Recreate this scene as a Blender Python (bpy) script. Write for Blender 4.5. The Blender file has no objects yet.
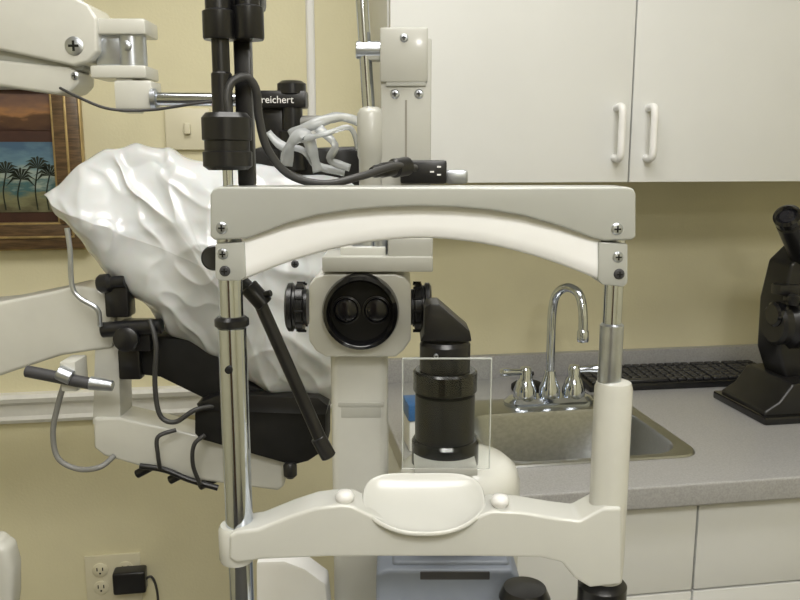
import bpy, bmesh, math, random
from mathutils import Vector, Matrix, noise
random.seed(4)
TH=math.radians(10.0); AL=math.radians(9.0); F=800.0; CZ=1.41
ct,st=math.cos(TH),math.sin(TH); ca,sa=math.cos(AL),math.sin(AL)
V=Vector
# ---------- survey helpers (measured photo directions -> metric positions at known depths)
def ray(px,py):
    u=(px-400)/F; v=(300-py)/F
    return V((u, ct+v*st, -st+v*ct))
def P(px,py,Y):
    d=ray(px,py); s=Y/d.y
    return V((d.x*s, Y, CZ+d.z*s))
def rr(px,py):
    d=ray(px,py); return V((d.x*ca+d.y*sa, -d.x*sa+d.y*ca, d.z))
def R(px,py,yr):
    d=rr(px,py); s=yr/d.y; return V((d.x*s,yr,CZ+d.z*s))
def G(px,py,z):
    d=rr(px,py); s=(z-CZ)/d.z; return V((d.x*s,d.y*s,z))
# ---------- materials
def mat(name,col,rough=0.5,metal=0.0,nscale=40,namt=0.04,bump=0.0,bscale=200,trans=0.0,coat=0.0,emit=0,stretch=None,spec=None):
    m=bpy.data.materials.new(name); m.use_nodes=True
    nt=m.node_tree; b=nt.nodes['Principled BSDF']
    tc=nt.nodes.new('ShaderNodeTexCoord'); n=nt.nodes.new('ShaderNodeTexNoise')
    n.inputs['Scale'].default_value=nscale; n.inputs['Detail'].default_value=4
    src=tc.outputs['Object']
    if stretch:
        mp=nt.nodes.new('ShaderNodeMapping'); mp.inputs['Scale'].default_value=stretch
        nt.links.new(src,mp.inputs[0]); src=mp.outputs[0]
    nt.links.new(src,n.inputs['Vector'])
    cr=nt.nodes.new('ShaderNodeValToRGB')
    cr.color_ramp.elements[0].position=0.35; cr.color_ramp.elements[1].position=0.65
    cr.color_ramp.elements[0].color=tuple(max(0,c*(1-namt)) for c in col)+(1,)
    cr.color_ramp.elements[1].color=tuple(min(1,c*(1+namt)) for c in col)+(1,)
    nt.links.new(n.outputs['Fac'],cr.inputs['Fac']); nt.links.new(cr.outputs['Color'],b.inputs['Base Color'])
    b.inputs['Roughness'].default_value=rough; b.inputs['Metallic'].default_value=metal
    b.inputs['Transmission Weight'].default_value=trans; b.inputs['Coat Weight'].default_value=coat
    b.inputs['Coat Roughness'].default_value=0.12
    if spec is not None: b.inputs['Specular IOR Level'].default_value=spec
    if bump>0:
        n2=nt.nodes.new('ShaderNodeTexNoise'); n2.inputs['Scale'].default_value=bscale; n2.inputs['Detail'].default_value=5
        nt.links.new(src,n2.inputs['Vector'])
        bp=nt.nodes.new('ShaderNodeBump'); bp.inputs['Strength'].default_value=bump; bp.inputs['Distance'].default_value=0.004
        nt.links.new(n2.outputs['Fac'],bp.inputs['Height']); nt.links.new(bp.outputs['Normal'],b.inputs['Normal'])
    if emit:
        b.inputs['Emission Color'].default_value=(1,0.97,0.92,1); b.inputs['Emission Strength'].default_value=emit
    return m
M_wall=mat('painted_wall',(0.70,0.655,0.45),0.75,nscale=6,namt=0.03,bump=0.12,bscale=180)
M_ceil=mat('ceiling_tile',(0.8,0.79,0.76),0.9,bump=0.3,bscale=90)
M_floor=mat('vinyl_floor',(0.09,0.085,0.08),0.5,nscale=15,namt=0.15)
M_trim=mat('trim_paint',(0.78,0.78,0.76),0.4)
M_cab=mat('cabinet_laminate',(0.69,0.70,0.69),0.42,nscale=8,namt=0.015)
M_cabgap=mat('cabinet_carcass',(0.25,0.235,0.20),0.6)
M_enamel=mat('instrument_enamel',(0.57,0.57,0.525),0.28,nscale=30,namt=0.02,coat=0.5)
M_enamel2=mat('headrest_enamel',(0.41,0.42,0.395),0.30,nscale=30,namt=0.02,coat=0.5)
M_tower=mat('tower_enamel',(0.43,0.43,0.39),0.36,nscale=30,namt=0.02,coat=0.3)
M_band=mat('forehead_band_plastic',(0.90,0.91,0.92),0.3,namt=0.01,coat=.3)
M_white=mat('white_plastic',(0.80,0.80,0.79),0.35,namt=0.01)
M_black=mat('black_plastic',(0.009,0.009,0.010),0.30,namt=0.2)
M_blackg=mat('black_gloss',(0.006,0.006,0.007),0.16,namt=0.2,coat=0.2)
M_blackm=mat('black_matte',(0.010,0.010,0.010),0.6,namt=0.2,spec=.25)
M_chrome=mat('chrome',(0.60,0.64,0.71),0.10,1.0,namt=0.02)
M_steel=mat('brushed_steel',(0.45,0.46,0.46),0.28,1.0,nscale=120,namt=0.08,stretch=(1,12,1))
M_satin=mat('satin_aluminium',(0.52,0.55,0.60),0.28,0.9,nscale=100,namt=0.05)
M_grey=mat('grey_plastic',(0.22,0.25,0.31),0.42)
M_dgrey=mat('dark_grey_plastic',(0.045,0.045,0.05),0.45)
M_key=mat('keycap_plastic',(0.024,0.024,0.026),0.45)
M_cable=mat('cable_rubber',(0.035,0.035,0.035),0.45)
M_gcable=mat('grey_cable_rubber',(0.20,0.20,0.19),0.5)
M_frame=mat('wood_gilt_frame',(0.11,0.065,0.03),0.35,nscale=30,namt=0.4,stretch=(1,1,8),coat=0.3)
M_gold=mat('gilt_edge',(0.45,0.33,0.15),0.35,0.6,namt=0.2)
M_matb=mat('brown_mat_board',(0.05,0.018,0.010),0.6,namt=0.15)
M_outlet=mat('ivory_outlet',(0.68,0.64,0.48),0.35,namt=0.01)
M_blue=mat('blue_plastic',(0.03,0.13,0.35),0.4)
M_lens=mat('coated_lens_glass',(0.012,0.012,0.016),0.10,namt=0.1,spec=.45)
M_chin=mat('chin_rest_plastic',(0.58,0.585,0.55),0.26,namt=0.01,coat=0.5)
M_clear=mat('clear_acrylic',(0.96,0.98,0.97),0.02,trans=1.0,namt=0.0)
M_clear.node_tree.nodes['Principled BSDF'].inputs['IOR'].default_value=1.22
M_edge=mat('acrylic_polished_edge',(0.80,0.84,0.80),0.2,trans=0.5,namt=0.01)
M_film=mat('plastic_film',(0.72,0.75,0.77),0.10,namt=0.05,trans=0.6)
M_panel=mat('light_diffuser',(0.9,0.9,0.9),0.5,emit=5)
M_top=mat('speckled_laminate',(0.35,0.348,0.348),0.28,nscale=320,namt=0.11)
# thin glossy vinyl with sharp creases
M_cover=mat('vinyl_dust_cover',(0.58,0.60,0.615),0.22,nscale=9,namt=0.02,coat=.4)
nt=M_cover.node_tree; b=nt.nodes['Principled BSDF']
b.inputs['Subsurface Weight'].default_value=0.12; b.inputs['Subsurface Scale'].default_value=0.01
tc=nt.nodes.new('ShaderNodeTexCoord')
prev=None
for rot,sc,scale,strn,dist in ((0.9,(1,1,3.2),5.5,.75,.012),(-.5,(2.2,1,1),9,.45,.006),(0.3,(1,1,1.6),24,.22,.003)):
    mp=nt.nodes.new('ShaderNodeMapping'); mp.inputs['Rotation'].default_value=(0,rot,0); mp.inputs['Scale'].default_value=sc
    nz=nt.nodes.new('ShaderNodeTexNoise'); nz.noise_type='RIDGED_MULTIFRACTAL'; nz.inputs['Scale'].default_value=scale; nz.inputs['Detail'].default_value=1.5
    nz.inputs['Distortion'].default_value=.5
    bp=nt.nodes.new('ShaderNodeBump'); bp.inputs['Strength'].default_value=strn; bp.inputs['Distance'].default_value=dist
    nt.links.new(tc.outputs['Object'],mp.inputs[0]); nt.links.new(mp.outputs[0],nz.inputs['Vector']); nt.links.new(nz.outputs['Fac'],bp.inputs['Height'])
    if prev: nt.links.new(prev.outputs['Normal'],bp.inputs['Normal'])
    prev=bp
nt.links.new(prev.outputs['Normal'],b.inputs['Normal']); nt.links.new(prev.outputs['Normal'],b.inputs['Coat Normal'])
# ---------- mesh helpers
cur=[]
def mk(bm,name,m,bev=0,seg=2,ang=38,smooth=True):
    bmesh.ops.recalc_face_normals(bm,faces=bm.faces[:])
    if bev>0:
        es=[e for e in bm.edges if len(e.link_faces)==2 and e.calc_face_angle(0)>math.radians(28)]
        if es: bmesh.ops.bevel(bm,geom=es,offset=bev,segments=seg,affect='EDGES',profile=0.6,clamp_overlap=True)
    me=bpy.data.meshes.new(name); bm.to_mesh(me); bm.free()
    for p in me.polygons: p.use_smooth=smooth
    if smooth: me.set_sharp_from_angle(angle=math.radians(ang))
    me.materials.append(m)
    o=bpy.data.objects.new(name,me); bpy.context.scene.collection.objects.link(o); cur.append(o); return o
def abox(bm,x0,y0,z0,x1,y1,z1,mx=None):
    vs=[V((x,y,z)) for x in(x0,x1) for y in(y0,y1) for z in(z0,z1)]
    if mx: vs=[mx@v for v in vs]
    b=[bm.verts.new(v) for v in vs]
    for f in((0,1,3,2),(4,6,7,5),(0,4,5,1),(2,3,7,6),(0,2,6,4),(1,5,7,3)): bm.faces.new([b[i] for i in f])
def box(name,a,b,m,bev=0.0,seg=2,mx=None):
    bm=bmesh.new(); abox(bm,a[0],a[1],a[2],b[0],b[1],b[2],mx); return mk(bm,name,m,bev,seg)
def bpx(name,x0,y0,x1,y1,Y,t,m,bev=0.002,seg=2):
    ym=(y0+y1)/2
    return box(name,(P(x0,ym,Y).x,Y,P(x0,y1,Y).z),(P(x1,ym,Y).x,Y+t,P(x0,y0,Y).z),m,bev,seg)
def orient(d):
    return V(d).normalized().to_track_quat('Z','Y').to_matrix().to_4x4()
def lathe(name,p0,d,prof,m,seg=40,bev=0,cap=True,ang=38):
    mx=Matrix.Translation(p0)@orient(d); bm=bmesh.new(); rings=[]
    for r,h in prof:
        rings.append([bm.verts.new(mx@V((r*math.cos(2*math.pi*i/seg),r*math.sin(2*math.pi*i/seg),h))) for i in range(seg)])
    for a,b in zip(rings,rings[1:]):
        for i in range(seg): bm.faces.new((a[i],a[(i+1)%seg],b[(i+1)%seg],b[i]))
    if cap: bm.faces.new(rings[0][::-1]); bm.faces.new(rings[-1])
    return mk(bm,name,m,bev,2,ang)
def cyl(name,p0,p1,r,m,r2=None,bev=None,seg=32):
    p0=V(p0);p1=V(p1);L=(p1-p0).length; r2=r if r2 is None else r2
    b=min(r,r2)*0.12 if bev is None else bev
    b=min(b,L*0.3)
    return lathe(name,p0,p1-p0,[(r-b,0),(r,b),(r2,L-b),(r2-b,L)],m,seg)
def lv(name,cx,refy,Y,prof,m,seg=40,ang=38):
    x=P(cx,refy,Y).x
    pr=[]; z0=P(cx,prof[0][1],Y).z
    for hw,py in prof: pr.append((hw*Y/F,P(cx,py,Y).z-z0))
    return lathe(name,(x,Y,z0),(0,0,1),pr,m,seg,ang=ang)
def prism(name,pts,y0,y1,m,bev=0.002,seg=2):
    bm=bmesh.new()
    a=[bm.verts.new((p[0],y0,p[1])) for p in pts]; b=[bm.verts.new((p[0],y1,p[1])) for p in pts]
    n=len(pts); bm.faces.new(a); bm.faces.new(b[::-1])
    for i in range(n): bm.faces.new((a[i],b[i],b[(i+1)%n],a[(i+1)%n]))
    return mk(bm,name,m,bev,seg)
def ppx(name,pts,Y,t,m,bev=0.002,seg=2):
    q=[P(a,b,Y) for a,b in pts]
    return prism(name,[(p.x,p.z) for p in q],Y,Y+t,m,bev,seg)
def crom(pts,n=8):
    pts=[V(p) for p in pts]; out=[]
    for i in range(len(pts)-1):
        p0=pts[max(i-1,0)];p1=pts[i];p2=pts[i+1];p3=pts[min(i+2,len(pts)-1)]
        for k in range(n):
            t=k/n
            out.append(0.5*((2*p1)+(p2-p0)*t+(2*p0-5*p1+4*p2-p3)*t*t+(3*p1-p0-3*p2+p3)*t**3))
    out.append(pts[-1]); return out
def tube(name,pts,r,m,smooth=True,seg=12,n=8):
    pp=crom(pts,n) if smooth else [V(p) for p in pts]
    bm=bmesh.new(); rings=[]; up=None
    for i,p in enumerate(pp):
        t=(pp[min(i+1,len(pp)-1)]-pp[max(i-1,0)]).normalized()
        if up is None: up=t.orthogonal().normalized()
        up=(up-t*up.dot(t)).normalized(); s=t.cross(up)
        rings.append([bm.verts.new(p+r*(math.cos(2*math.pi*k/seg)*up+math.sin(2*math.pi*k/seg)*s)) for k in range(seg)])
    for a,b in zip(rings,rings[1:]):
        for k in range(seg): bm.faces.new((a[k],a[(k+1)%seg],b[(k+1)%seg],b[k]))
    bm.faces.new(rings[0][::-1]); bm.faces.new(rings[-1])
    return mk(bm,name,m,0,2,60)
def screw(name,px,py,Y,hw=5,m=None):
    p=P(px,py,Y); r=hw*Y/F
    lathe(name,p+V((0,0.0005,0)),(0,-1,0),[(r,0),(r,0.001),(r*0.75,0.0022),(0.0001,0.0026)],m or M_satin,20)
    box(name+'_slot',(p.x-r*0.55,p.y-0.0026,p.z-r*0.13),(p.x+r*0.55,p.y-0.0015,p.z+r*0.13),M_blackm)
    box(name+'_slot_cross',(p.x-r*0.13,p.y-0.0026,p.z-r*0.55),(p.x+r*0.13,p.y-0.0015,p.z+r*0.55),M_blackm)
def end(name,frame='F'):
    global cur
    mn=[1e9]*3;mx=[-1e9]*3
    for o in cur:
        for v in o.data.vertices:
            c=v.co
            for i in range(3): mn[i]=min(mn[i],c[i]);mx[i]=max(mx[i],c[i])
    loc=V(((mn[0]+mx[0])/2,(mn[1]+mx[1])/2,mn[2]))
    e=bpy.data.objects.new(name,None); e.empty_display_size=0.05
    bpy.context.scene.collection.objects.link(e)
    if frame=='F':
        rz=Matrix.Rotation(-AL,4,'Z'); e.rotation_euler=(0,0,-AL); e.location=rz@loc
    else: e.location=loc
    for o in cur: o.parent=e; o.location=o.location-loc
    cur=[]; return e
def single(o):
    cur.remove(o); return o
# ================= ROOM =================
YB=1.75; XL=-1.7; XR=1.6; YF=-1.9; H=2.5
single(box('floor',(XL-.1,YF-.1,-0.1),(XR+.1,YB+.1,0),M_floor))
single(box('ceiling',(XL-.1,YF-.1,H),(XR+.1,YB+.1,H+.1),M_ceil))
single(box('wall_back',(XL-.1,YB,0),(XR+.1,YB+.1,H),M_wall))
single(box('wall_left',(XL-.1,YF,0),(XL,YB,H),M_wall))
single(box('wall_right',(XR,YF,0),(XR+.1,YB,H),M_wall))
single(box('wall_front',(XL-.1,YF-.1,0),(XR+.1,YF,H),M_wall))
# dark door added unseen behind the viewer, gives the chrome dark reflections
box('slab',(-1.25,YF+.001,0.005),(-.40,YF+.035,2.05),M_frame,.003)
box('casing_left',(-1.33,YF+.001,0.0),(-1.255,YF+.02,2.13),M_trim,.003)
box('casing_right',(-.395,YF+.001,0.0),(-.32,YF+.02,2.13),M_trim,.003)
box('casing_top',(-1.255,YF+.001,2.055),(-.395,YF+.02,2.13),M_trim,.003)
lathe('knob',(-.47,YF+.035,1.0),(0,1,0),[(.012,0),(.012,.03),(.027,.04),(.027,.055),(.01,.065)],M_satin)
end('reflection_door','R')
single(box('baseboard_back',(XL,YB-.014,0),(0.2,YB,0.1),M_trim,0.003))
zc=R(100,403,YB).z
bm=bmesh.new()
pr=[(0,-.034),(-.010,-.034),(-.014,-.026),(-.010,-.018),(-.012,.006),(-.022,.014),(-.026,.024),(-.022,.032),(0,.032)]
A=[bm.verts.new((XL,YB+a,zc+b)) for a,b in pr]; B=[bm.verts.new((0.2,YB+a,zc+b)) for a,b in pr]
bm.faces.new(A[::-1]);bm.faces.new(B)
for i in range(len(pr)): bm.faces.new((A[i],A[(i+1)%len(pr)],B[(i+1)%len(pr)],B[i]))
single(mk(bm,'trim_1',M_trim,0,ang=25))
def troffer(x,y,w):
    box('housing',(x-.62,y-.32,H-.03),(x+.62,y+.32,H),M_trim,0.003)
    box('diffuser',(x-.59,y-.29,H-.036),(x+.59,y+.29,H-.028),M_panel)
    e=end('ceiling_light_panel','R')
    l=bpy.data.lights.new('troffer_lamp','AREA'); l.shape='RECTANGLE'; l.size=1.16; l.size_y=.56; l.energy=w; l.color=(1,0.98,0.94)
    o=bpy.data.objects.new('troffer_lamp',l); bpy.context.scene.collection.objects.link(o)
    o.parent=e; o.location=(0,0,-0.012)
troffer(0.0,-0.85,24); troffer(0.15,0.6,8.5)
# added fill light with made-up fixture, unseen behind the viewer, brightens the headrest
box('arm',(.20,YF+.001,1.96),(.24,-.78,1.99),M_enamel,.004)
box('wall_mount',(.16,YF+.001,1.90),(.28,YF+.03,2.05),M_enamel,.006)
ldir=(V((0.12,.6,1.2))-V((.22,-.72,1.95))).normalized()
lathe('shade',V((.22,-.78,1.97)),ldir,[(.03,0),(.05,.01),(.085,.06),(.09,.08),(.085,.08),(.078,.06),(.04,.02)],M_enamel)
e=end('fill_lamp','R')
l=bpy.data.lights.new('fill_light','AREA'); l.shape='DISK'; l.size=.10; l.energy=2.6; l.color=(1,.98,.95)
o=bpy.data.objects.new('fill_light',l); bpy.context.scene.collection.objects.link(o); o.parent=e
o.location=V((.22,-.78,1.97))+ldir*.085-e.location; o.rotation_euler=ldir.to_track_quat('-Z','Y').to_euler()
# ================= UPPER CABINETS =================
yc=1.43; X0=0.208; W=0.452; zb=R(640,182,yc).z
box('carcass',(X0,yc+.02,zb+.004),(XR-.002,YB,2.2),M_cabgap,0)
box('side_panel',(X0-.001,yc+.019,zb),(X0+.016,YB,2.2),M_cab,0.001)
box('bottom_panel',(X0,yc+.022,zb),(XR-.002,YB,zb+.016),M_cab,0.001)
for i in range(3):
    x0=X0+W*i+.0015; x1=min(X0+W*(i+1)-.0015,XR-.002)
    box('door_panel_%d'%(i+1),(x0,yc,zb),(x1,yc+.018,2.2),M_cab,0.0012)
def dhandle(n,x,z0,z1,y):
    d=0.028
    tube(n,[(x,y+.002,z1-.008),(x,y-d*.7,z1-.006),(x,y-d,z1-.016),(x,y-d,(z0+z1)/2),(x,y-d,z0+.016),(x,y-d*.7,z0+.006),(x,y+.002,z0+.008)],0.0068,M_white)
hz1=R(620,103,yc-.02).z; hz0=R(620,162,yc-.02).z
dhandle('handle_1',R(620,130,yc-.02).x,hz0,hz1,yc)
dhandle('handle_2',R(652,130,yc-.02).x,hz0,hz1,yc)
dhandle('handle_3',X0+W*2+.05,hz0,hz1,yc)
end('upper_wall_cabinet','R')
# ================= LOWER CABINET + COUNTER =================
yf=1.095; zt=0.91
sx0,sx1,sy0,sy1=0.335,0.715,1.20,1.565
box('face_frame',(X0+.01,yf+.045,.1),(XR-.002,yf+.062,.871),M_cabgap,0)
box('cabinet_floor',(X0+.01,yf+.062,.1),(XR-.002,YB-.002,.118),M_cab,0)
box('cabinet_back',(X0+.01,YB-.012,.118),(XR-.002,YB-.002,.871),M_cab,0)
box('partition',(X0+W+.09,yf+.062,.118),(X0+W+.106,YB-.012,.871),M_cab,0)
box('end_panel',(X0+.004,yf+.04,.0),(X0+.02,YB-.002,.871),M_cab,0.001)
box('toe_kick',(X0+.02,yf+.09,0),(XR-.002,yf+.1,.1),M_dgrey,0)
for i in range(3):
    x0=X0+.004+W*i+.002; x1=min(X0+W*(i+1)+.002,XR-.004)
    box('drawer_front_%d'%(i+1),(x0,yf+.026,.714),(x1,yf+.045,.864),M_cab,0.0012)
    box('base_door_%d'%(i+1),(x0,yf+.026,.105),(x1,yf+.045,.710),M_cab,0.0012)
    dhandle('base_handle_%d'%(i+1),x1-.04,.56,.66,yf+.026)
end('base_cabinet','R')
bm=bmesh.new()
hx0,hx1,hy0,hy1=sx0+.012,sx1-.012,sy0+.012,sy1-.012
xs=[X0,hx0,hx1,XR-.001]; ys=[yf,hy0,hy1,YB-.001]
vt={};
for i,x in enumerate(xs):
    for j,y in enumerate(ys):
        for k,z in enumerate((zt-.038,zt)): vt[i,j,k]=bm.verts.new((x,y,z))
for i in range(3):
    for j in range(3):
        if i==1 and j==1: continue
        for k in (0,1): bm.faces.new([vt[i,j,k],vt[i+1,j,k],vt[i+1,j+1,k],vt[i,j+1,k]])
for i in range(3):
    for j in (0,3): bm.faces.new([vt[i,j,0],vt[i+1,j,0],vt[i+1,j,1],vt[i,j,1]])
    for q in (0,3): bm.faces.new([vt[q,i,0],vt[q,i+1,0],vt[q,i+1,1],vt[q,i,1]])
for j in (1,2): bm.faces.new([vt[1,j,0],vt[2,j,0],vt[2,j,1],vt[1,j,1]])
for i in (1,2): bm.faces.new([vt[i,1,0],vt[i,2,0],vt[i,2,1],vt[i,1,1]])
mk(bm,'slab',M_top,0.004,3)
box('backsplash',(X0,YB-.02,zt-.001),(XR-.001,YB-.0005,zt+.055),M_top,0.003)
end('countertop','R')
def rrect(x0,x1,y0,y1,r,z,n=8):
    o=[]
    for cx,cy,a0 in((x1-r,y1-r,0),(x0+r,y1-r,90),(x0+r,y0+r,180),(x1-r,y0+r,270)):
        for i in range(n+1):
            a=math.radians(a0+90*i/n); o.append(V((cx+r*math.cos(a),cy+r*math.sin(a),z)))
    return o
def loft(name,loops,m,capa=False,capb=True):
    bm=bmesh.new(); rs=[[bm.verts.new(v) for v in l] for l in loops]
    n=len(rs[0])
    for a,b in zip(rs,rs[1:]):
        for i in range(n): bm.faces.new((a[i],a[(i+1)%n],b[(i+1)%n],b[i]))
    if capa: bm.faces.new(rs[0])
    if capb: bm.faces.new(rs[-1])
    return mk(bm,name,m,0,ang=40)
bx0,bx1,by0,by1=sx0+.022,sx1-.022,sy0+.02,1.475
loft('basin',[rrect(sx0,sx1,sy0,sy1,.04,zt+.0005),rrect(sx0+.002,sx1-.002,sy0+.002,sy1-.002,.04,zt+.004),
 rrect(bx0-.008,bx1+.008,by0-.008,by1+.008,.06,zt+.0045),rrect(bx0,bx1,by0,by1,.06,zt+.002),rrect(bx0+.003,bx1-.003,by0+.003,by1-.003,.06,zt-.006),
 rrect(bx0+.012,bx1-.012,by0+.012,by1-.012,.06,zt-.12),rrect(bx0+.03,bx1-.03,by0+.03,by1-.03,.06,zt-.145),rrect(bx0+.1,bx1-.1,by0+.08,by1-.08,.03,zt-.15)],M_steel)
lathe('drain',((bx0+bx1)/2,(by0+by1)/2,zt-.149),(0,0,1),[(.04,0),(.04,.002),(.03,.003),(.028,.0),(.005,.0)],M_chrome)
end('kitchen_sink','R')
fx,fy=R(549,400,1.52).x,1.52; fz=zt+.0045
loft('deck_plate',[rrect(fx-.095,fx+.095,fy-.028,fy+.028,.027,fz),rrect(fx-.095,fx+.095,fy-.028,fy+.028,.027,fz+.008),rrect(fx-.085,fx+.085,fy-.02,fy+.02,.019,fz+.016)],M_chrome,True)
lathe('spout_base',(fx,fy,fz+.014),(0,0,1),[(.022,0),(.021,.02),(.015,.035),(.012,.05),(.011,.055)],M_chrome)
fz1=R(555,285,1.5).z
tube('gooseneck_spout',[(fx,fy,fz+.05),(fx,fy,fz+.13),(fx+.001,fy,fz1-.055),(fx+.006,fy-.008,fz1-.02),(fx+.02,fy-.03,fz1-.004),(fx+.034,fy-.055,fz1-.014),(fx+.038,fy-.068,fz1-.045),(fx+.039,fy-.071,fz1-.085)],.009,M_chrome,seg=20)
lathe('aerator',(fx+.039,fy-.071,fz1-.105),(0,0,1),[(.0105,0),(.0115,.004),(.0115,.02),(.009,.024)],M_chrome)
for s in(-1,1):
    t_='l' if s<0 else 'r'
    lathe('handle_hub_'+t_,(fx+s*.052,fy,fz+.012),(0,0,1),[(.024,0),(.023,.02),(.017,.036),(.013,.045),(.014,.058),(.010,.066),(.002,.068)],M_chrome)
    lathe('lever_'+t_,(fx+s*.052,fy,fz+.068),(s*1,-.35,.12),[(.006,0),(.0065,.03),(.009,.05),(.008,.060),(.002,.064)],M_chrome)
end('sink_faucet','R')
lathe('disc',(fx-.01,1.63,zt),(0,0,1),[(.034,0),(.036,.004),(.036,.012),(.028,.018),(.010,.020),(.010,.034),(.013,.036),(.012,.042),(.002,.043)],M_blackm)
end('sink_stopper','R')
# keyboard
bm=bmesh.new(); kx0,ky0=.668,1.590; KW,KD=.46,.130
kmx=Matrix.Translation((kx0,ky0,zt+.001))@Matrix.Rotation(math.radians(-1.0),4,'Z')@Matrix.Rotation(math.radians(3),4,'X')
abox(bm,0,0,0,KW,KD,.014,kmx)
mk(bm,'case',M_black,.003)
bm=bmesh.new()
for r in range(6):
    y=.010+r*.0190+(.004 if r==5 else 0)
    for c in range(22):
        x=.010+c*.0200
        if c in(14,) or (c==18): x+=.003
        if r==0 and 3<c<9: continue
        abox(bm,x,y,.014,x+.0165,y+.0155,.020,kmx)
abox(bm,.010+4*.02,.010,.014,.010+9*.02-.004,.0255,.020,kmx)
mk(bm,'keys',M_key,.0012,1)
end('computer_keyboard','R')
# ================= LENSMETER =================
B0=G(743,412,zt).x; yl=1.42
zz=lambda py: R(780,py,yl).z
xx=lambda px: R(px,320,yl).x
prism('base',[(B0,zt+.001),(B0,zt+.022),(B0+.03,zt+.04),(B0+.055,zt+.075),(B0+.20,zt+.085),(B0+.20,zt+.001)],1.345,1.50,M_black,.006,3)
box('foot_plate',(B0-.008,1.33,zt),(B0+.21,1.515,zt+.016),M_blackg,.004)
prism('pillar',[(xx(782),zt+.07),(xx(772),zz(350)),(xx(771),zz(300)),(xx(777),zz(262)),(xx(792),zz(246)),(xx(830),zz(244)),(xx(838),zz(290)),(xx(838),zt+.07)],yl-.03,yl+.045,M_black,.008,3)
lathe('drum_housing',(xx(768),yl-.015,zz(322)),(1,0,0),[(.036,0),(.042,.006),(.042,.02),(.050,.03),(.050,.09),(.045,.105)],M_black)
lathe('power_drum_knob',(xx(765),yl-.02,zz(312)),(1,0,0),[(.020,0),(.025,.004),(.025,.02),(.018,.022)],M_blackg)
tp=R(789,221,yl-.08); bt=R(806,262,yl-.005)
cyl('telescope_tube',bt,tp,.024,M_black)
d=(tp-bt).normalized()
lathe('eyepiece',tp-d*.01,d,[(.020,0),(.020,.012),(.024,.015),(.024,.028),(.019,.032),(.015,.028),(.013,.022)],M_blackg)
cyl('eyepiece_glass',tp+d*.012,tp+d*.017,.014,M_lens)
box('lens_holder_arm',(xx(765),yl-.04,zz(292)),(xx(800),yl-.01,zz(282)),M_black,.003)
lathe('lens_stop',(xx(774),yl-.055,zz(300)),(0,0,1),[(.008,0),(.011,.008),(.011,.018),(.006,.022)],M_black)
box('lens_stop_bracket',(xx(774)-.006,yl-.055,zz(300)+.004),(xx(774)+.006,yl-.03,zz(300)+.014),M_black,.002)
cyl('lamp_housing',(xx(815),yl+.02,zz(285)),(xx(815)+.07,yl+.06,zz(285)+.04),.032,M_black)
end('lensmeter','R')
# ================= PICTURE FRAME =================
def ramp_mat(name,stops,distort=0.02,rough=.35):
    m=bpy.data.materials.new(name); m.use_nodes=True; nt=m.node_tree; b=nt.nodes['Principled BSDF']
    tc=nt.nodes.new('ShaderNodeTexCoord'); sp=nt.nodes.new('ShaderNodeSeparateXYZ'); n=nt.nodes.new('ShaderNodeTexNoise'); n.inputs['Scale'].default_value=22; n.inputs['Detail'].default_value=6
    mp=nt.nodes.new('ShaderNodeMapping'); mp.inputs['Scale'].default_value=(1,1,3)
    nt.links.new(tc.outputs['Generated'],sp.inputs[0]); nt.links.new(tc.outputs['Object'],mp.inputs[0]); nt.links.new(mp.outputs[0],n.inputs['Vector'])
    a=nt.nodes.new('ShaderNodeMath'); a.operation='MULTIPLY_ADD'; a.inputs[1].default_value=distort
    nt.links.new(n.outputs['Fac'],a.inputs[0]); nt.links.new(sp.outputs['Z'],a.inputs[2])
    s=nt.nodes.new('ShaderNodeMath'); s.operation='SUBTRACT'; s.inputs[1].default_value=distort*.5
    nt.links.new(a.outputs[0],s.inputs[0])
    cr=nt.nodes.new('ShaderNodeValToRGB'); nt.links.new(s.outputs[0],cr.inputs[0])
    els=cr.color_ramp.elements
    els[0].position=stops[0][0]; els[0].color=stops[0][1]+(1,); els[1].position=stops[-1][0]; els[1].color=stops[-1][1]+(1,)
    for p,c in stops[1:-1]:
        e=els.new(p); e.color=c+(1,)
    nt.links.new(cr.outputs[0],b.inputs['Base Color']); b.inputs['Roughness'].default_value=rough; b.inputs['Coat Weight'].default_value=.2
    return m
M_sun=ramp_mat('sunset_print',[(0,(.05,.02,.015)),(.3,(.10,.05,.025)),(.45,(.34,.17,.07)),(.7,(.20,.11,.07)),(1,(.12,.07,.06))],.8)
M_palm=ramp_mat('palm_beach_print',[(0,(.10,.09,.05)),(.2,(.22,.22,.12)),(.34,(.05,.14,.16)),(.45,(.36,.42,.36)),(.7,(.14,.25,.31)),(1,(.06,.12,.20))],.7)
M_pal=mat('palm_ink',(.012,.02,.012),.5)
c1=R(88,248,YB-.02); px1=c1.x; pz0=c1.z; px0=px1-.46; pz1=R(80,62,YB-.02).z
def frect(n,x0,z0,x1,z1,w,y0,y1,m,b):
    box(n+'_bottom',(x0,y0,z0),(x1,y1,z0+w),m,b); box(n+'_top',(x0,y0,z1-w),(x1,y1,z1),m,b)
    box(n+'_left',(x0,y0,z0+w),(x0+w,y1,z1-w),m,b); box(n+'_right',(x1-w,y0,z0+w),(x1,y1,z1-w),m,b)
frect('frame_outer',px0,pz0,px1,pz1,.05,YB-.028,YB-.002,M_frame,.004)
frect('gilt_lip',px0+.048,pz0+.048,px1-.048,pz1-.048,.006,YB-.024,YB-.004,M_gold,.002)
frect('gilt_edge',px0-.003,pz0-.003,px1+.003,pz1+.003,.008,YB-.022,YB-.002,M_gold,.002)
frect('frame_bead',px0+.022,pz0+.022,px1-.022,pz1-.022,.005,YB-.031,YB-.004,M_gold,.002)
box('mat_board',(px0+.05,YB-.010,pz0+.05),(px1-.05,YB-.004,pz1-.05),M_matb)
qx=R(57,180,YB-.01).x
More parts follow.
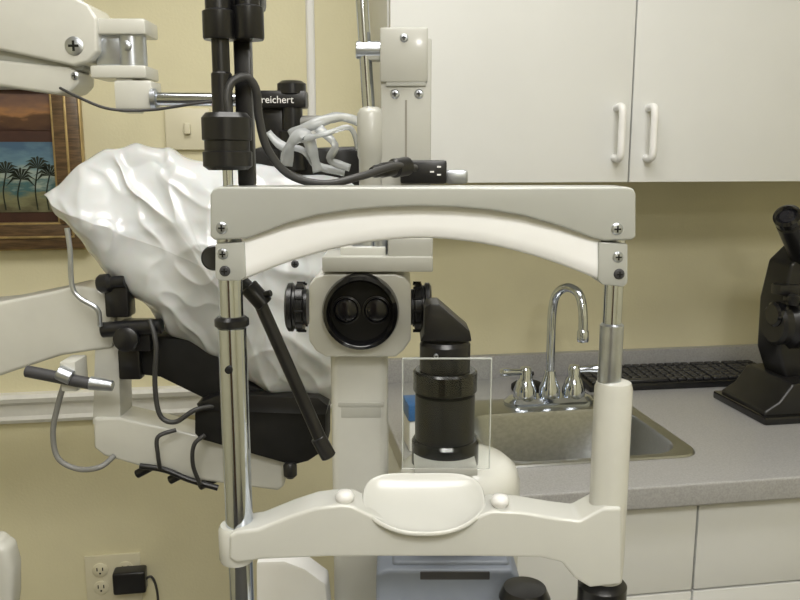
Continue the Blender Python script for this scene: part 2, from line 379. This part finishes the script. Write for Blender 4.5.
a1=R(30,212,YB-.01).z; a2=R(30,142,YB-.01).z; b1=R(30,130,YB-.01).z; b2=R(30,94,YB-.01).z
box('palm_print',(px0+.065,YB-.012,a1),(qx,YB-.009,a2),M_palm)
box('sunset_print',(px0+.065,YB-.012,b1),(qx,YB-.009,b2),M_sun)
for kk,(ppx_,hh) in enumerate(((38,.085),(20,.062),(49,.07),(6,.075))):
    base=R(ppx_,210,YB-.013); t=base+V((.006,0,hh))
    tube('palm_trunk_%d'%kk,[base,base+V((-.002,0,hh*.5)),t],.0014,M_pal,seg=6)
    bm=bmesh.new()
    for j in range(9):
        an=math.radians(-20+j*27); L=.03
        q=[t, t+V((math.cos(an)*L*.5,0,math.sin(an)*L*.5+.006)), t+V((math.cos(an)*L,0,math.sin(an)*L-.006))]
        n_=V((-math.sin(an),0,math.cos(an)))*.0028
        v=[bm.verts.new(q[0]),bm.verts.new(q[1]+n_),bm.verts.new(q[2]),bm.verts.new(q[1]-n_)]
        bm.faces.new(v)
    mk(bm,'palm_fronds_%d'%kk,M_pal)
end('framed_picture','R')
# ================= OUTLET =================
o0=R(84,557,YB-.006); o1=R(140,557,YB-.006); ow=o1.x-o0.x; oz1=o0.z; oz0=oz1-.115
box('plate',(o0.x,YB-.006,oz0),(o1.x,YB,oz1),M_outlet,.002)
for i in(0,1):
    for j in(0,1):
        cx=o0.x+ow*(.27+.46*i); cz=oz1-.034-.042*j
        lathe('receptacle_%d%d'%(i,j),(cx,YB-.005,cz),(0,-1,0),[(.0165,0),(.0165,.003),(.015,.004)],M_outlet,24)
        for s in(-1,1): box('slot_%d%d%d'%(i,j,s),(cx+s*.006-.0012,YB-.0095,cz-.001),(cx+s*.006+.0012,YB-.0085,cz+.007),M_blackm)
        lathe('ground_%d%d'%(i,j),(cx,YB-.0085,cz-.007),(0,-1,0),[(.0022,0),(.0022,.001)],M_blackm,12)
end('wall_outlet','R')
ad0=R(113,571,YB-.03); ad1=R(147,590,YB-.03)
box('brick',(ad0.x,YB-.045,ad1.z),(ad1.x,YB-.0095,ad0.z),M_black,.006,3)
tube('cord',[(ad1.x-.003,YB-.03,(ad0.z+ad1.z)/2),(ad1.x+.012,YB-.03,(ad0.z+ad1.z)/2+.004),(ad1.x+.022,YB-.03,ad1.z-.01),(ad1.x+.024,YB-.03,ad1.z-.12),(ad1.x+.04,YB-.03,.14)],.0028,M_cable)
end('power_adapter','R')
s0=R(164,108,YB-.01); s1=R(211,150,YB-.01)
box('plate',(s0.x,YB-.012,s1.z),(s1.x,YB,s0.z),M_outlet,.004)
box('toggle',((s0.x+s1.x)/2-.006,YB-.024,(s0.z+s1.z)/2-.01),((s0.x+s1.x)/2+.006,YB-.01,(s0.z+s1.z)/2+.012),M_outlet,.002)
end('light_switch','R')
cx=R(311,60,YB-.01).x
box('channel',(cx-.007,YB-.012,R(311,200,YB).z),(cx+.007,YB,H),M_white,.003)
box('channel_lip',(cx-.009,YB-.004,R(311,200,YB).z),(cx+.009,YB,H),M_white,.001)
end('cable_raceway','R')
# ================= SLIT LAMP =================
Y=.58
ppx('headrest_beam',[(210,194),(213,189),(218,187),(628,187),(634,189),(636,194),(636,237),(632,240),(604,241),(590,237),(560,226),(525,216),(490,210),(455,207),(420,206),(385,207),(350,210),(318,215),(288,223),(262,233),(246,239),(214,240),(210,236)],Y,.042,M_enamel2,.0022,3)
# forehead band bowed in plan
bm=bmesh.new(); N=48; rows=[]
for i in range(N+1):
    px=242+i*(601-242)/N; t=(px-421)/180
    yb=238+43*abs(t)**1.9
    yt=196+38*abs(t)**1.9
    dep=Y+.003+.006*(1-t*t)
    rows.append([P(px,yt,dep+.003),P(px,yt+(yb-yt)*.35,dep+.001),P(px,yt+(yb-yt)*.7,dep-.0005),P(px,yb-3,dep-.0005),P(px,yb,dep+.002)])
K=5
vr=[[bm.verts.new(p) for p in r] for r in rows]
bk=[[bm.verts.new(V((p.x,p.y+.010,p.z))) for p in r] for r in rows]
for i in range(N):
    for j in range(K-1):
        bm.faces.new((vr[i][j],vr[i+1][j],vr[i+1][j+1],vr[i][j+1])); bm.faces.new((bk[i][j],bk[i][j+1],bk[i+1][j+1],bk[i+1][j]))
    bm.faces.new((vr[i][K-1],vr[i+1][K-1],bk[i+1][K-1],bk[i][K-1])); bm.faces.new((vr[i][0],bk[i][0],bk[i+1][0],vr[i+1][0]))
for i in(0,N): bm.faces.new([vr[i][j] for j in range(K)]+[bk[i][j] for j in reversed(range(K))])
mk(bm,'forehead_band',M_band,0,ang=50)
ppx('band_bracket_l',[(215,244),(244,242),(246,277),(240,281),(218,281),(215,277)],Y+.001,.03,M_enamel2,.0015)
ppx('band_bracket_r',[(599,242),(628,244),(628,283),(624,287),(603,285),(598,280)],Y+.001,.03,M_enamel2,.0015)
for i,(a,b) in enumerate(((222,228),(617,229))): screw('beam_screw_%d'%i,a,b,Y,6)
for i,(a,b) in enumerate(((223,254),(225,271),(618,257),(619,274))): screw('bracket_screw_%d'%i,a,b,Y+.001,5.5,M_dgrey if i%2 else M_satin)
Yp=.605
lv('post_rod_l',231,300,Yp,[(12,330),(12,236)],M_chrome)
lv('post_ring_l',231,300,Yp,[(15,327),(17.5,325),(17.5,319),(14,316)],M_black)
lv('post_sleeve_l',231,300,Yp,[(14.5,528),(14.5,328)],M_chrome)
lv('post_lower_l',231,300,Yp,[(13,760),(13,520)],M_chrome)
pk=P(232,366,Yp); lathe('sleeve_pin',pk+V((0,-.009,0)),(0,-1,0),[(.003,0),(.003,.004),(.002,.005)],M_blackm,16)
lv('post_rod_r',613,300,Yp,[(9.5,330),(9.5,236)],M_chrome)
lv('post_sleeve_r',613,300,Yp,[(11.5,390),(12,388),(12,325),(10,323)],M_satin)
lv('post_column_r',613,400,Yp,[(18,585),(19.5,560),(19.5,388),(17.5,382),(12,380)],M_enamel)
lv('post_knob_r',611,400,Yp,[(10,760),(10,612),(24,610),(26,604),(26,584),(20,578),(10,576)],M_black)
# chin bar : front outline, top surface visible behind it
ppx('chin_bar',[(229,536),(236,532),(258,529),(290,516),(315,508),(340,505),(352,506),(366,513),(392,524),(424,528),(458,524),(482,515),(492,511),(520,512),(555,518),(580,521),(604,508),(622,508),(622,585),(590,588),(574,578),(562,563),(540,558),(470,557),(330,557),(262,560),(236,563),(229,559)],Yp-.018,.034,M_chin,.003,4)
lv('chin_bar_boss_l',231,400,Yp,[(17,560),(18.5,557),(18.5,528),(16,524)],M_chin)
# chin cup : shallow shelf with a raised rim, higher at the far side
bm=bmesh.new(); NR,NA=18,64
xc=P(424,505,.60).x; zc_=P(424,531,.58).z
def cup(r,ph):
    c,s=math.cos(ph),math.sin(ph)
    kq=(abs(c)**3+abs(s)**3)**(-1/3)
    X=r*kq*c; Yy=r*kq*s
    z=.006*abs(X)**2.2+.019*(Yy*.5+.5)**1.9-.003*max(0,-Yy)**3+.0028*r**7
    return V((xc+.0485*X*(1-.18*max(0,-Yy)**2),.608+.032*Yy,zc_+.0015+z))
g=[[bm.verts.new(cup((i+1)/NR,2*math.pi*j/NA)) for j in range(NA)] for i in range(NR)]
c0=bm.verts.new(cup(0,0))
for j in range(NA):
    bm.faces.new((c0,g[0][j],g[0][(j+1)%NA]))
    for i in range(NR-1): bm.faces.new((g[i][j],g[i+1][j],g[i+1][(j+1)%NA],g[i][(j+1)%NA]))
o=mk(bm,'chin_cup',M_chin,0,ang=60)
sm=o.modifiers.new('thick','SOLIDIFY'); sm.thickness=.0035; sm.offset=-1
bv=o.modifiers.new('round','BEVEL'); bv.width=.0012; bv.segments=3
for i,(a,b) in enumerate(((345,503),(500,507))):
    p=P(a,b,Yp-.009); lathe('paper_pin_%d'%i,p-V((0,0,.004)),(0,0,1),[(.005,0),(.005,.005),(.0070,.007),(.0074,.010),(.0055,.0135),(.001,.0145)],M_white,24,ang=60)
# fixation lamp
lv('fixation_stem',228,180,Yp,[(5,192),(5,165)],M_chrome)
lv('fixation_barrel',227,140,Yp,[(19,170),(24,166),(24,152),(22,151),(22,141),(24,140),(24,118),(20,113)],M_black)
lv('fixation_stem_upper',222,90,Yp,[(10,116),(10,74),(8.5,72),(8.5,34)],M_black)
bpx('fixation_slide_bar',235,32,252,186,Yp+.012,.012,M_black,.002)
lv('fixation_head_l',219,15,Yp,[(15,40),(16,38),(16,12),(13,10),(13,-30)],M_black)
lv('fixation_head_r',248,15,Yp+.004,[(14,40),(15,38),(15,8),(12,6),(12,-30)],M_black)
bpx('fixation_head_block',206,-28,262,8,Yp+.004,.022,M_black,.004)
tube('fixation_cable',[P(229,112,.60),P(227,96,.60),P(232,82,.602),P(246,77,.606),P(256,90,.61),P(259,118,.615),P(268,150,.62),P(290,175,.63),P(325,184,.64),P(362,176,.66),P(395,166,.70),P(415,168,.74)],.0032,M_cable,seg=14)
Ya=.645
cyl('occluder_pivot',P(214,258,Ya-.02),P(214,258,Ya+.015),.010,M_black)
cyl('occluder_link',P(212,255,Ya),P(248,287,Ya),.0055,M_black)
cyl('occluder_joint',P(248,286,Ya),P(265,305,Ya),.0078,M_black)
cyl('occluder_thumbscrew',P(256,297,Ya),P(271,293,Ya-.004),.0028,M_black)
tube('occluder_arm',[P(256,294,Ya),P(326,452,Ya)],.0055,M_black,smooth=False,seg=16)
cyl('occluder_tip',P(318,437,Ya),P(329,457,Ya),.0066,M_black)
# microscope head
Ym=.75
ppx('microscope_housing',[(326,274),(396,274),(404,277),(411,285),(411,340),(404,350),(396,357),(326,357),(316,351),(309,341),(309,285),(316,277)],Ym,.085,M_enamel,.0022,3)
ppx('housing_roof',[(330,266),(392,266),(402,276),(318,276)],Ym+.012,.06,M_enamel,.002,2)
cm=P(361,311,Ym); k=Ym/F
lathe('objective_ring',cm+V((0,.004,0)),(0,-1,0),[(39*k,0),(39*k,.010),(37.5*k,.016),(34*k,.018),(32*k,.016),(31*k,.006),(30.8*k,.0045)],M_blackg,64)
lathe('objective_disc',cm+V((0,.003,0)),(0,-1,0),[(31*k,0),(31*k,.004)],M_blackm,64)
for i,dx in enumerate((-15,16)):
    lathe('objective_lens_rim_%d'%i,cm+V((dx*k,0,.001)),(0,-1,0),[(14.5*k,0),(14.5*k,.003),(13*k,.0035),(12.5*k,.002)],M_black,40)
    lathe('objective_lens_%d'%i,cm+V((dx*k,-.0005,.001)),(0,-1,0),[(12.6*k,0),(12.5*k,.002),(10*k,.0029),(6*k,.0036),(3*k,.0039),(.3*k,.004)],M_lens,40,ang=70)
for s,a,b in((-1,308,287),(1,411,431)):
    p=P(a,307,Ym+.035); q=P(b,307,Ym+.035)
    w=abs(q.x-p.x)
    lathe('drum_knob_%d'%(s+1),p,(s,0,0),[(.018,0),(.018,.003),(.0245,.004),(.0245,w*.5),(.022,w*.55),(.022,w*.65),(.0245,w*.7),(.0245,w-.002),(.021,w)],M_black,24)
    for kx in range(12):
        an=math.radians(30*kx)
        c=p+V((s*w*.3,-math.cos(an)*.0245,math.sin(an)*.0245))
        cyl('knob_rib_%d_%d'%(s+1,kx),c-V((w*.2,0,0)),c+V((w*.2,0,0)),.0013,M_blackm,seg=8)
bpx('arm_plate_lower',322,257,433,272,Ym-.004,.07,M_tower,.0015)
bpx('arm_plate_upper',388,238,433,263,Ym+.0,.05,M_tower,.002)
bpx('arm_block_mid',340,247,386,258,Ym+.01,.05,M_enamel,.002)
bpx('arm_clamp',352,236,372,252,Ym+.015,.02,M_satin,.002)
cyl('arm_pin',P(380,222,Ym+.02),P(380,262,Ym+.02),.007,M_satin)
bpx('microscope_column',333,350,388,760,Ym+.02,.05,M_enamel,.009,4)
bpx('column_collar',338,403,384,407,Ym+.0185,.04,M_tower,.001)
bpx('column_collar_lower',341,407,381,418,Ym+.0192,.04,M_tower,.001)
# illumination tower (upper)
Yt=.80
bpx('illumination_tower',381,38,431,262,Yt,.05,M_tower,.002)
bpx('tower_top_cover',380,27,428,82,Yt-.004,.052,M_tower,.002)
bpx('tower_cover_step',386,80,426,86,Yt-.003,.04,M_enamel2,.001)
screw('tower_screw_1',395,94,Yt,4.5); screw('tower_screw_2',419,94,Yt,4.5); screw('tower_screw_3',404,38,Yt-.004,4)
bpx('tower_groove',405,100,407,158,Yt-.0006,.002,M_cabgap,0)
tube('chrome_tilt_rod',[P(358,-60,Yt+.01),P(369,112,Yt+.01)],.0062,M_chrome,smooth=False,seg=20)
cyl('rod_clamp',P(356,50,Yt+.01),P(382,50,Yt+.01),.0085,M_satin)
bpx('rod_clamp_plate',362,42,381,60,Yt+.004,.02,M_tower,.002)
lv('rod_socket',371,130,Yt+.008,[(12,262),(12,160),(13.5,156),(13.5,114),(11,109),(7,107)],M_tower)
bpx('cable_connector',400,160,447,184,Yt-.03,.03,M_black,.003)
for i,(xa_,ya_) in enumerate(((430,171),(437,166),(437,174))):
    bpx('dial_mark_%d'%i,xa_,ya_,xa_+4,ya_+1.6,Yt-.0308,.001,M_white,0)
lathe('strain_relief',P(372,172,.685),P(402,167,.72)-P(372,172,.685),[(.004,0),(.0055,.004),(.0055,.012),(.0065,.014),(.0065,.03),(.0085,.032),(.0085,.05)],M_black,20)
bpx('slit_width_dial',446,170,468,184,Yt-.02,.03,M_satin,.003)
# prism tower black
Yk=.72
ppx('prism_cap',[(425,307),(430,304),(439,304),(470,331),(472,342),(420,342),(424,334)],Yk-.018,.036,M_black,.002)
lv('prism_neck',445,350,Yk,[(26,370),(26,344),(24,340)],M_black,48,ang=20)
lv('prism_collar',445,390,Yk,[(28,390),(33,389),(33,371),(31,369),(24,369)],M_blackg,48,ang=20)
lv('prism_barrel',445,390,Yk,[(28,440),(31,439),(31,393),(28,391)],M_black,48,ang=20)
lv('prism_lower_ring',445,450,Yk,[(16,470),(24,468),(31,463),(35,461),(35,440),(33,437),(27,437)],M_blackg,48,ang=20)
screw('barrel_screw',436,356,Yk-.025,2.5,M_satin)
lv('lamp_base_housing',459,480,Yk+.02,[(62,760),(64,520),(64,478),(60,466),(50,458),(30,453)],M_enamel,56)
# breath shield: clear sheet with polished edges
x0=P(403,415,.695).x; x1=P(487,415,.695).x; sz0=P(440,470,.67).z; sz1=P(440,360,.67).z
sy=.672
box('breath_shield',(x0,sy,sz0),(x1,sy+.003,sz1),M_clear,.0)
for nme,a_,b_ in (('edge_l',(x0-.0009,sy,sz0),(x0,sy+.003,sz1)),('edge_r',(x1,sy,sz0),(x1+.0009,sy+.003,sz1)),('edge_top',(x0-.0009,sy,sz1),(x1+.0009,sy+.003,sz1+.0009))):
    box('breath_shield_'+nme,a_,b_,M_edge)
box('breath_shield_holder',(x0+.01,sy-.001,sz0-.006),(x1-.01,sy+.05,sz0+.001),M_tower,.001)
# lower base
ppx('cross_slide_base',[(376,574),(388,570),(512,570),(521,580),(521,760),(376,760)],.66,.14,M_grey,.004,3)
bpx('cross_slide_lid',392,562,510,600,.668,.11,M_grey,.005,3)
bpx('cross_slide_inset',420,572,490,580,.6595,.004,M_dgrey,.001)
ppx('guide_rail_cover',[(256,562),(284,561),(305,569),(326,584),(332,640),(256,640)],.74,.03,M_white,.004)
lathe('joystick_knob',P(524,614,.63),(0,0,1),[(.01,0),(.018,.006),(.022,.016),(.018,.025),(.004,.028)],M_black)
cyl('joystick_shaft',P(524,614,.63)-V((0,0,.12)),P(524,614,.63),.007,M_black)
TZ=.86
box('headrest_foot',(P(222,300,Yp).x-.02,Yp-.03,TZ+.001),(P(622,300,Yp).x+.03,Yp+.03,TZ+.035),M_enamel,.004)
box('slide_plate',(-.12,.64,TZ+.001),(.14,.86,TZ+.03),M_enamel,.004)
end('slit_lamp_microscope')
box('table_top',(-.24,.48,TZ-.03),(.24,.86,TZ),M_cab,.008,3)
cyl('table_column',(0.05,.67,.06),(0.05,.67,TZ-.03),.045,M_satin)
box('table_foot_a',(-.20,.62,.0),(.30,.72,.05),M_enamel,.012,3)
box('table_foot_b',(0.0,.45,.0),(.10,.88,.06),M_enamel,.012,3)
end('instrument_table')
# ================= REFRACTION STAND =================
Ys=1.02
colx=-.86
box('stand_column',(colx-.07,Ys-.03,.02),(colx+.07,Ys+.12,1.95),M_enamel,.02,4)
box('stand_foot',(colx-.22,Ys-.22,0),(colx+.22,Ys+.30,.05),M_enamel,.02,4)
ppx('upper_arm_beam',[(-330,-40),(-60,-10),(0,-6),(72,-4),(88,4),(97,18),(97,52),(88,62),(74,66),(0,50),(-330,10)],Ys,.07,M_enamel,.004,3)
ppx('lower_parallel_beam',[(-330,60),(0,60),(68,67),(78,72),(78,84),(70,92),(55,94),(0,86),(-330,90)],Ys+.005,.055,M_enamel,.004,3)
ppx('beam_joint_plate',[(-20,20),(20,24),(60,30),(84,40),(84,70),(60,72),(0,66),(-20,64)],Ys+.012,.045,M_enamel2,.004)
screw('arm_bolt',74,46,Ys,9); screw('arm_bolt_small',75,76,Ys+.005,4)
lathe('arm_cap_knob',P(72,2,Ys+.03),(0,0,1),[(.014,0),(.014,.02),(.010,.024)],M_enamel,24)
bpx('hinge_plate_top',92,18,145,34,Ys+.005,.055,M_enamel,.003)
bpx('hinge_plate_bottom',90,65,146,78,Ys+.005,.055,M_enamel,.003)
lv('hinge_barrel',132,50,Ys+.03,[(14,68),(14,32)],M_satin)
bpx('hinge_core',95,32,122,66,Ys+.015,.035,M_satin,.003)
lathe('hinge_pin',P(127,46,Ys+.012),(0,-1,0),[(.006,0),(.006,.004),(.004,.005)],M_satin,20)
bpx('drop_link',116,78,134,112,Ys+.01,.04,M_enamel,.003)
bpx('drop_box',114,80,152,109,Ys+.005,.045,M_enamel,.004)
ppx('lower_arm_beam',[(-330,330),(0,302),(50,292),(75,286),(98,289),(114,300),(118,330),(112,348),(60,356),(0,376),(-330,420)],Ys,.06,M_enamel,.005,3)
ppx('lower_arm_post',[(95,335),(118,335),(121,430),(92,425)],Ys+.005,.05,M_enamel,.003)
ppx('lower_arm_foot',[(93,418),(120,418),(200,436),(276,452),(283,458),(284,486),(278,491),(180,478),(104,456),(94,448)],Ys,.055,M_enamel,.004,3)
ppx('console_pod',[(-60,545),(-8,541),(6,550),(11,570),(11,600),(6,640),(-60,650)],.95,.035,M_enamel,.012,4)
pp=P(-40,600,.95)
box('console_pod_arm',(colx-.02,.945,pp.z-.03),(pp.x,.995,pp.z+.03),M_enamel,.008)
# black fittings on lower arm
Yb_=1.0
lathe('tilt_knob',P(98,284,Yb_),(1,0,.1),[(.009,0),(.012,.004),(.012,.014),(.008,.018),(.008,.035)],M_black,20)
bpx('clamp_body',104,282,128,318,Yb_,.03,M_black,.004)
cyl('clamp_handle',P(102,330,Yb_),P(162,326,Yb_),.010,M_black)
bpx('clamp_lower',118,322,150,352,Yb_,.03,M_black,.004)
lathe('clamp_wheel',P(128,338,Yb_-.005),(0,-1,0),[(.014,0),(.016,.003),(.016,.010),(.010,.013)],M_black,20)
bpx('clamp_tail',118,350,140,380,Yb_+.01,.02,M_black,.003)
ppx('instrument_tray',[(125,352),(150,336),(190,340),(215,350),(250,385),(300,402),(312,410),(312,430),(240,425),(205,400),(160,378),(128,374)],Yb_+.02,.06,M_blackm,.006)
ppx('tray_box',[(194,412),(205,404),(300,404),(326,412),(326,450),(308,462),(292,466),(200,440),(194,434)],Yb_+.0,.07,M_blackm,.005)
ppx('tray_box_lid',[(196,404),(222,394),(318,398),(328,406),(326,415),(200,411)],Yb_-.004,.07,M_black,.002)
lathe('tray_knob',P(290,462,Yb_),(0,0,-1),[(.006,0),(.009,.004),(.009,.018),(.005,.022)],M_black,20)
for i,a in enumerate((145,178,208)):
    yb=P(a,466+i*6,Ys+.02)
    cyl('cable_clip_%d'%i,yb-V((.012,0,.012)),yb+V((.014,0,.002)),.006,M_black)
tube('clip_strip',[P(140,466,Ys-.005),P(165,470,Ys-.005),P(190,480,Ys-.005),P(218,488,Ys-.005)],.004,M_black)
cyl('handpiece_body',P(26,371,.97),P(92,384,.97),.0075,M_dgrey)
cyl('handpiece_tip',P(90,383,.97),P(113,386,.97),.0088,M_satin,.0068)
cyl('handpiece_collar',P(58,372,.968),P(72,378,.968),.0095,M_satin)
bpx('handpiece_holder',60,362,76,392,.975,.04,M_enamel,.003)
tube('handpiece_cord',[P(64,384,.98),P(58,405,.98),P(53,432,.98),P(58,458,.98),P(78,469,.98),P(100,467,.98),P(114,456,1.0)],.0036,M_gcable)
tube('chrome_lever',[P(67,228,.98),P(70,250,.98),P(72,285,.98),P(80,298,.98),P(97,309,.98),P(100,326,.985)],.0032,M_satin)
tube('black_cord_a',[P(150,320,.99),P(156,345,.98),P(155,385,.98),P(160,415,.98),P(175,422,.98),P(195,410,.985),P(215,406,1.0)],.0032,M_cable)
tube('black_cord_b',[P(176,430,1.0),P(158,437,.99),P(158,455,.99),P(160,468,1.0)],.0028,M_cable)
tube('black_cord_c',[P(205,435,.99),P(194,445,.985),P(193,465,.99),P(200,484,1.0)],.0028,M_cable)
end('refraction_instrument_stand')
# ================= PHOROPTER WITH COVER =================
Yq=1.03
cyl('mount_bar',P(154,99,Yq),P(262,100,Yq),.0085,M_chrome)
lathe('mount_flange',P(152,99,Yq),(1,0,0),[(.013,0),(.013,.006),(.009,.008)],M_satin,24)
lv('mount_post',292,100,Yq,[(13,170),(13,132),(10,130),(10,96),(14,94),(14,84),(10,81)],M_black)
bpx('mount_drop',262,106,284,150,Yq,.03,M_black,.004)
bpx('mount_arm',250,90,306,108,Yq-.014,.03,M_black,.004)
tx=bpy.data.curves.new('label_text','FONT'); tx.body='reichert'; tx.size=.0125; tx.extrude=.0003
to=bpy.data.objects.new('t',tx); bpy.context.scene.collection.objects.link(to)
dg=bpy.context.evaluated_depsgraph_get(); me=bpy.data.meshes.new_from_object(to.evaluated_get(dg))
me.transform(Matrix.Translation(P(261,103,Yq-.0146))@Matrix.Rotation(math.radians(90),4,'X'))
bpy.data.objects.remove(to); me.materials.clear(); me.materials.append(M_white)
lo=bpy.data.objects.new('label_text',me); bpy.context.scene.collection.objects.link(lo); cur.append(lo)
cyl('rotation_lever',P(300,122,Yq),P(322,122,Yq),.008,M_gcable)
ppx('phoropter_body_top',[(242,152),(262,146),(300,148),(358,146),(362,168),(362,200),(240,200)],Yq+.0,.06,M_black,.006)
def ribbon(n,pts,w,m):
    pp=crom(pts,6); bm=bmesh.new(); L=[]
    for i,p in enumerate(pp):
        t=(pp[min(i+1,len(pp)-1)]-pp[max(i-1,0)]).normalized(); s=t.cross(V((0.3,-1,.2))).normalized()*w/2
        s=s*(1+.5*noise.noise(p*60))
        L.append([bm.verts.new(p-s),bm.verts.new(p+V((0,-w*.35*noise.noise(p*90),0))),bm.verts.new(p+s)])
    for a,b in zip(L,L[1:]):
        for j in(0,1): bm.faces.new((a[j],a[j+1],b[j+1],b[j]))
    o=mk(bm,n,m,0,ang=60); sm=o.modifiers.new('t','SOLIDIFY'); sm.thickness=.0008
ribbon('cover_tie_1',[P(290,136,1.0),P(310,126,.99),P(338,117,1.0),P(360,122,1.01)],.012,M_film)
ribbon('cover_tie_2',[P(268,132,1.0),P(282,146,.99),P(302,150,.99),P(318,166,1.0),P(345,172,1.0)],.010,M_film)
ribbon('cover_tie_3',[P(286,166,.99),P(290,145,.98),P(304,134,.98),P(312,150,.985),P(318,172,.99)],.014,M_film)
ribbon('cover_tie_4',[P(318,128,.99),P(335,145,.98),P(330,160,.985),P(350,168,.99)],.010,M_film)
ribbon('cover_tie_5',[P(300,140,.98),P(325,134,.975),P(350,128,.98),P(358,150,.99)],.007,M_film)
# draped cover
out=[(43,196),(58,186),(76,168),(96,153),(108,147),(122,148),(140,143),(160,149),(172,148),(200,160),(228,167),(258,163),(300,172),(345,180),(365,200),(362,250),(350,300),(342,350),(338,395),(326,403),(300,398),(280,396),(262,388),(236,374),(222,360),(200,347),(182,336),(165,328),(150,312),(128,290),(108,272),(84,240),(60,214)]
Yc=1.04
op=[P(a,b,Yc) for a,b in out]; opc=crom(op+[op[0]],10)[:-1]
cen=P(225,262,Yc); n=len(opc); NRr=80
bm=bmesh.new()
dirf=V((0.62,0,-.78)); perp=V((.78,0,.62))
def ridge(v): return (1-min(1,abs(v)*3.0))**1.8
def fold(p):
    a=p.dot(dirf); b=p.dot(perp)
    wa=noise.noise(V((p.x*5,p.z*5,2.2)))*.04
    r1=ridge(noise.noise(V((a*2.2,(b+wa)*9.0,1.7))))
    r2=noise.noise(V((p.x*6,p.z*6,5.1)))
    r3=ridge(noise.noise(V((a*7+b*3,(b-wa)*19,9.3))))
    r4=ridge(noise.noise(V((a*15-b*11,b*19+a*8,3.3))))
    return .016*r1+.022*r2+.007*r3+.0032*r4
def surf(i,j,side):
    r=i/NRr; p=cen.lerp(opc[j],r)
    h=(1-r**4)**.5 if r<1 else 0
    y=Yc-side*((.045 if side>0 else .07)*h+(.02*(1-r) if side>0 else 0)) 
    env=min(1,(1-r)*6)
    if side>0: y-= (fold(p)-.010)*(.25+.75*env)*(1 if r<1 else 0.25)
    wob=.006*noise.noise(V((p.x*30,p.z*30,0)))*r
    return V((p.x+wob,y,p.z+wob))
F1=[[bm.verts.new(surf(i,j,1)) for j in range(n)] for i in range(1,NRr+1)]
F2=[[bm.verts.new(surf(i,j,-1)) for j in range(n)] for i in range(1,NRr)]
cF=bm.verts.new(surf(0,0,1)); cB=bm.verts.new(surf(0,0,-1))
for j in range(n):
    j2=(j+1)%n
    bm.faces.new((cF,F1[0][j],F1[0][j2])); bm.faces.new((cB,F2[0][j2],F2[0][j]))
    for i in range(NRr-1): bm.faces.new((F1[i][j],F1[i+1][j],F1[i+1][j2],F1[i][j2]))
    for i in range(NRr-2): bm.faces.new((F2[i][j],F2[i][j2],F2[i+1][j2],F2[i+1][j]))
    bm.faces.new((F2[NRr-2][j],F2[NRr-2][j2],F1[NRr-1][j2],F1[NRr-1][j]))
mk(bm,'dust_cover',M_cover,0,ang=80)
screw('cover_snap',295,264,.955,4,M_dgrey)
tube('thin_cable',[P(60,88,1.01),P(80,98,1.0),P(110,109,1.0),P(150,110,1.01),P(200,103,1.01),P(250,98,1.01)],.0018,M_cable)
end('covered_phoropter')
box('body',(.222,1.30,zt),(.262,1.36,zt+.055),M_white,.004)
box('lid',(.220,1.298,zt+.055),(.264,1.362,zt+.085),M_blue,.004)
end('wipes_box','R')
# ================= WORLD / CAMERA =================
w=bpy.data.worlds.new('world'); bpy.context.scene.world=w; w.use_nodes=True
w.node_tree.nodes['Background'].inputs[0].default_value=(.5,.5,.45,1); w.node_tree.nodes['Background'].inputs[1].default_value=.3
c=bpy.data.cameras.new('camera'); c.lens=36; c.sensor_width=36; c.clip_start=.02
co=bpy.data.objects.new('camera',c); bpy.context.scene.collection.objects.link(co)
co.location=(0,0,CZ); co.rotation_euler=(math.radians(90)-TH,0,-AL)
bpy.context.scene.camera=co
try:
    bpy.context.scene.view_settings.view_transform='Standard'
except Exception: pass
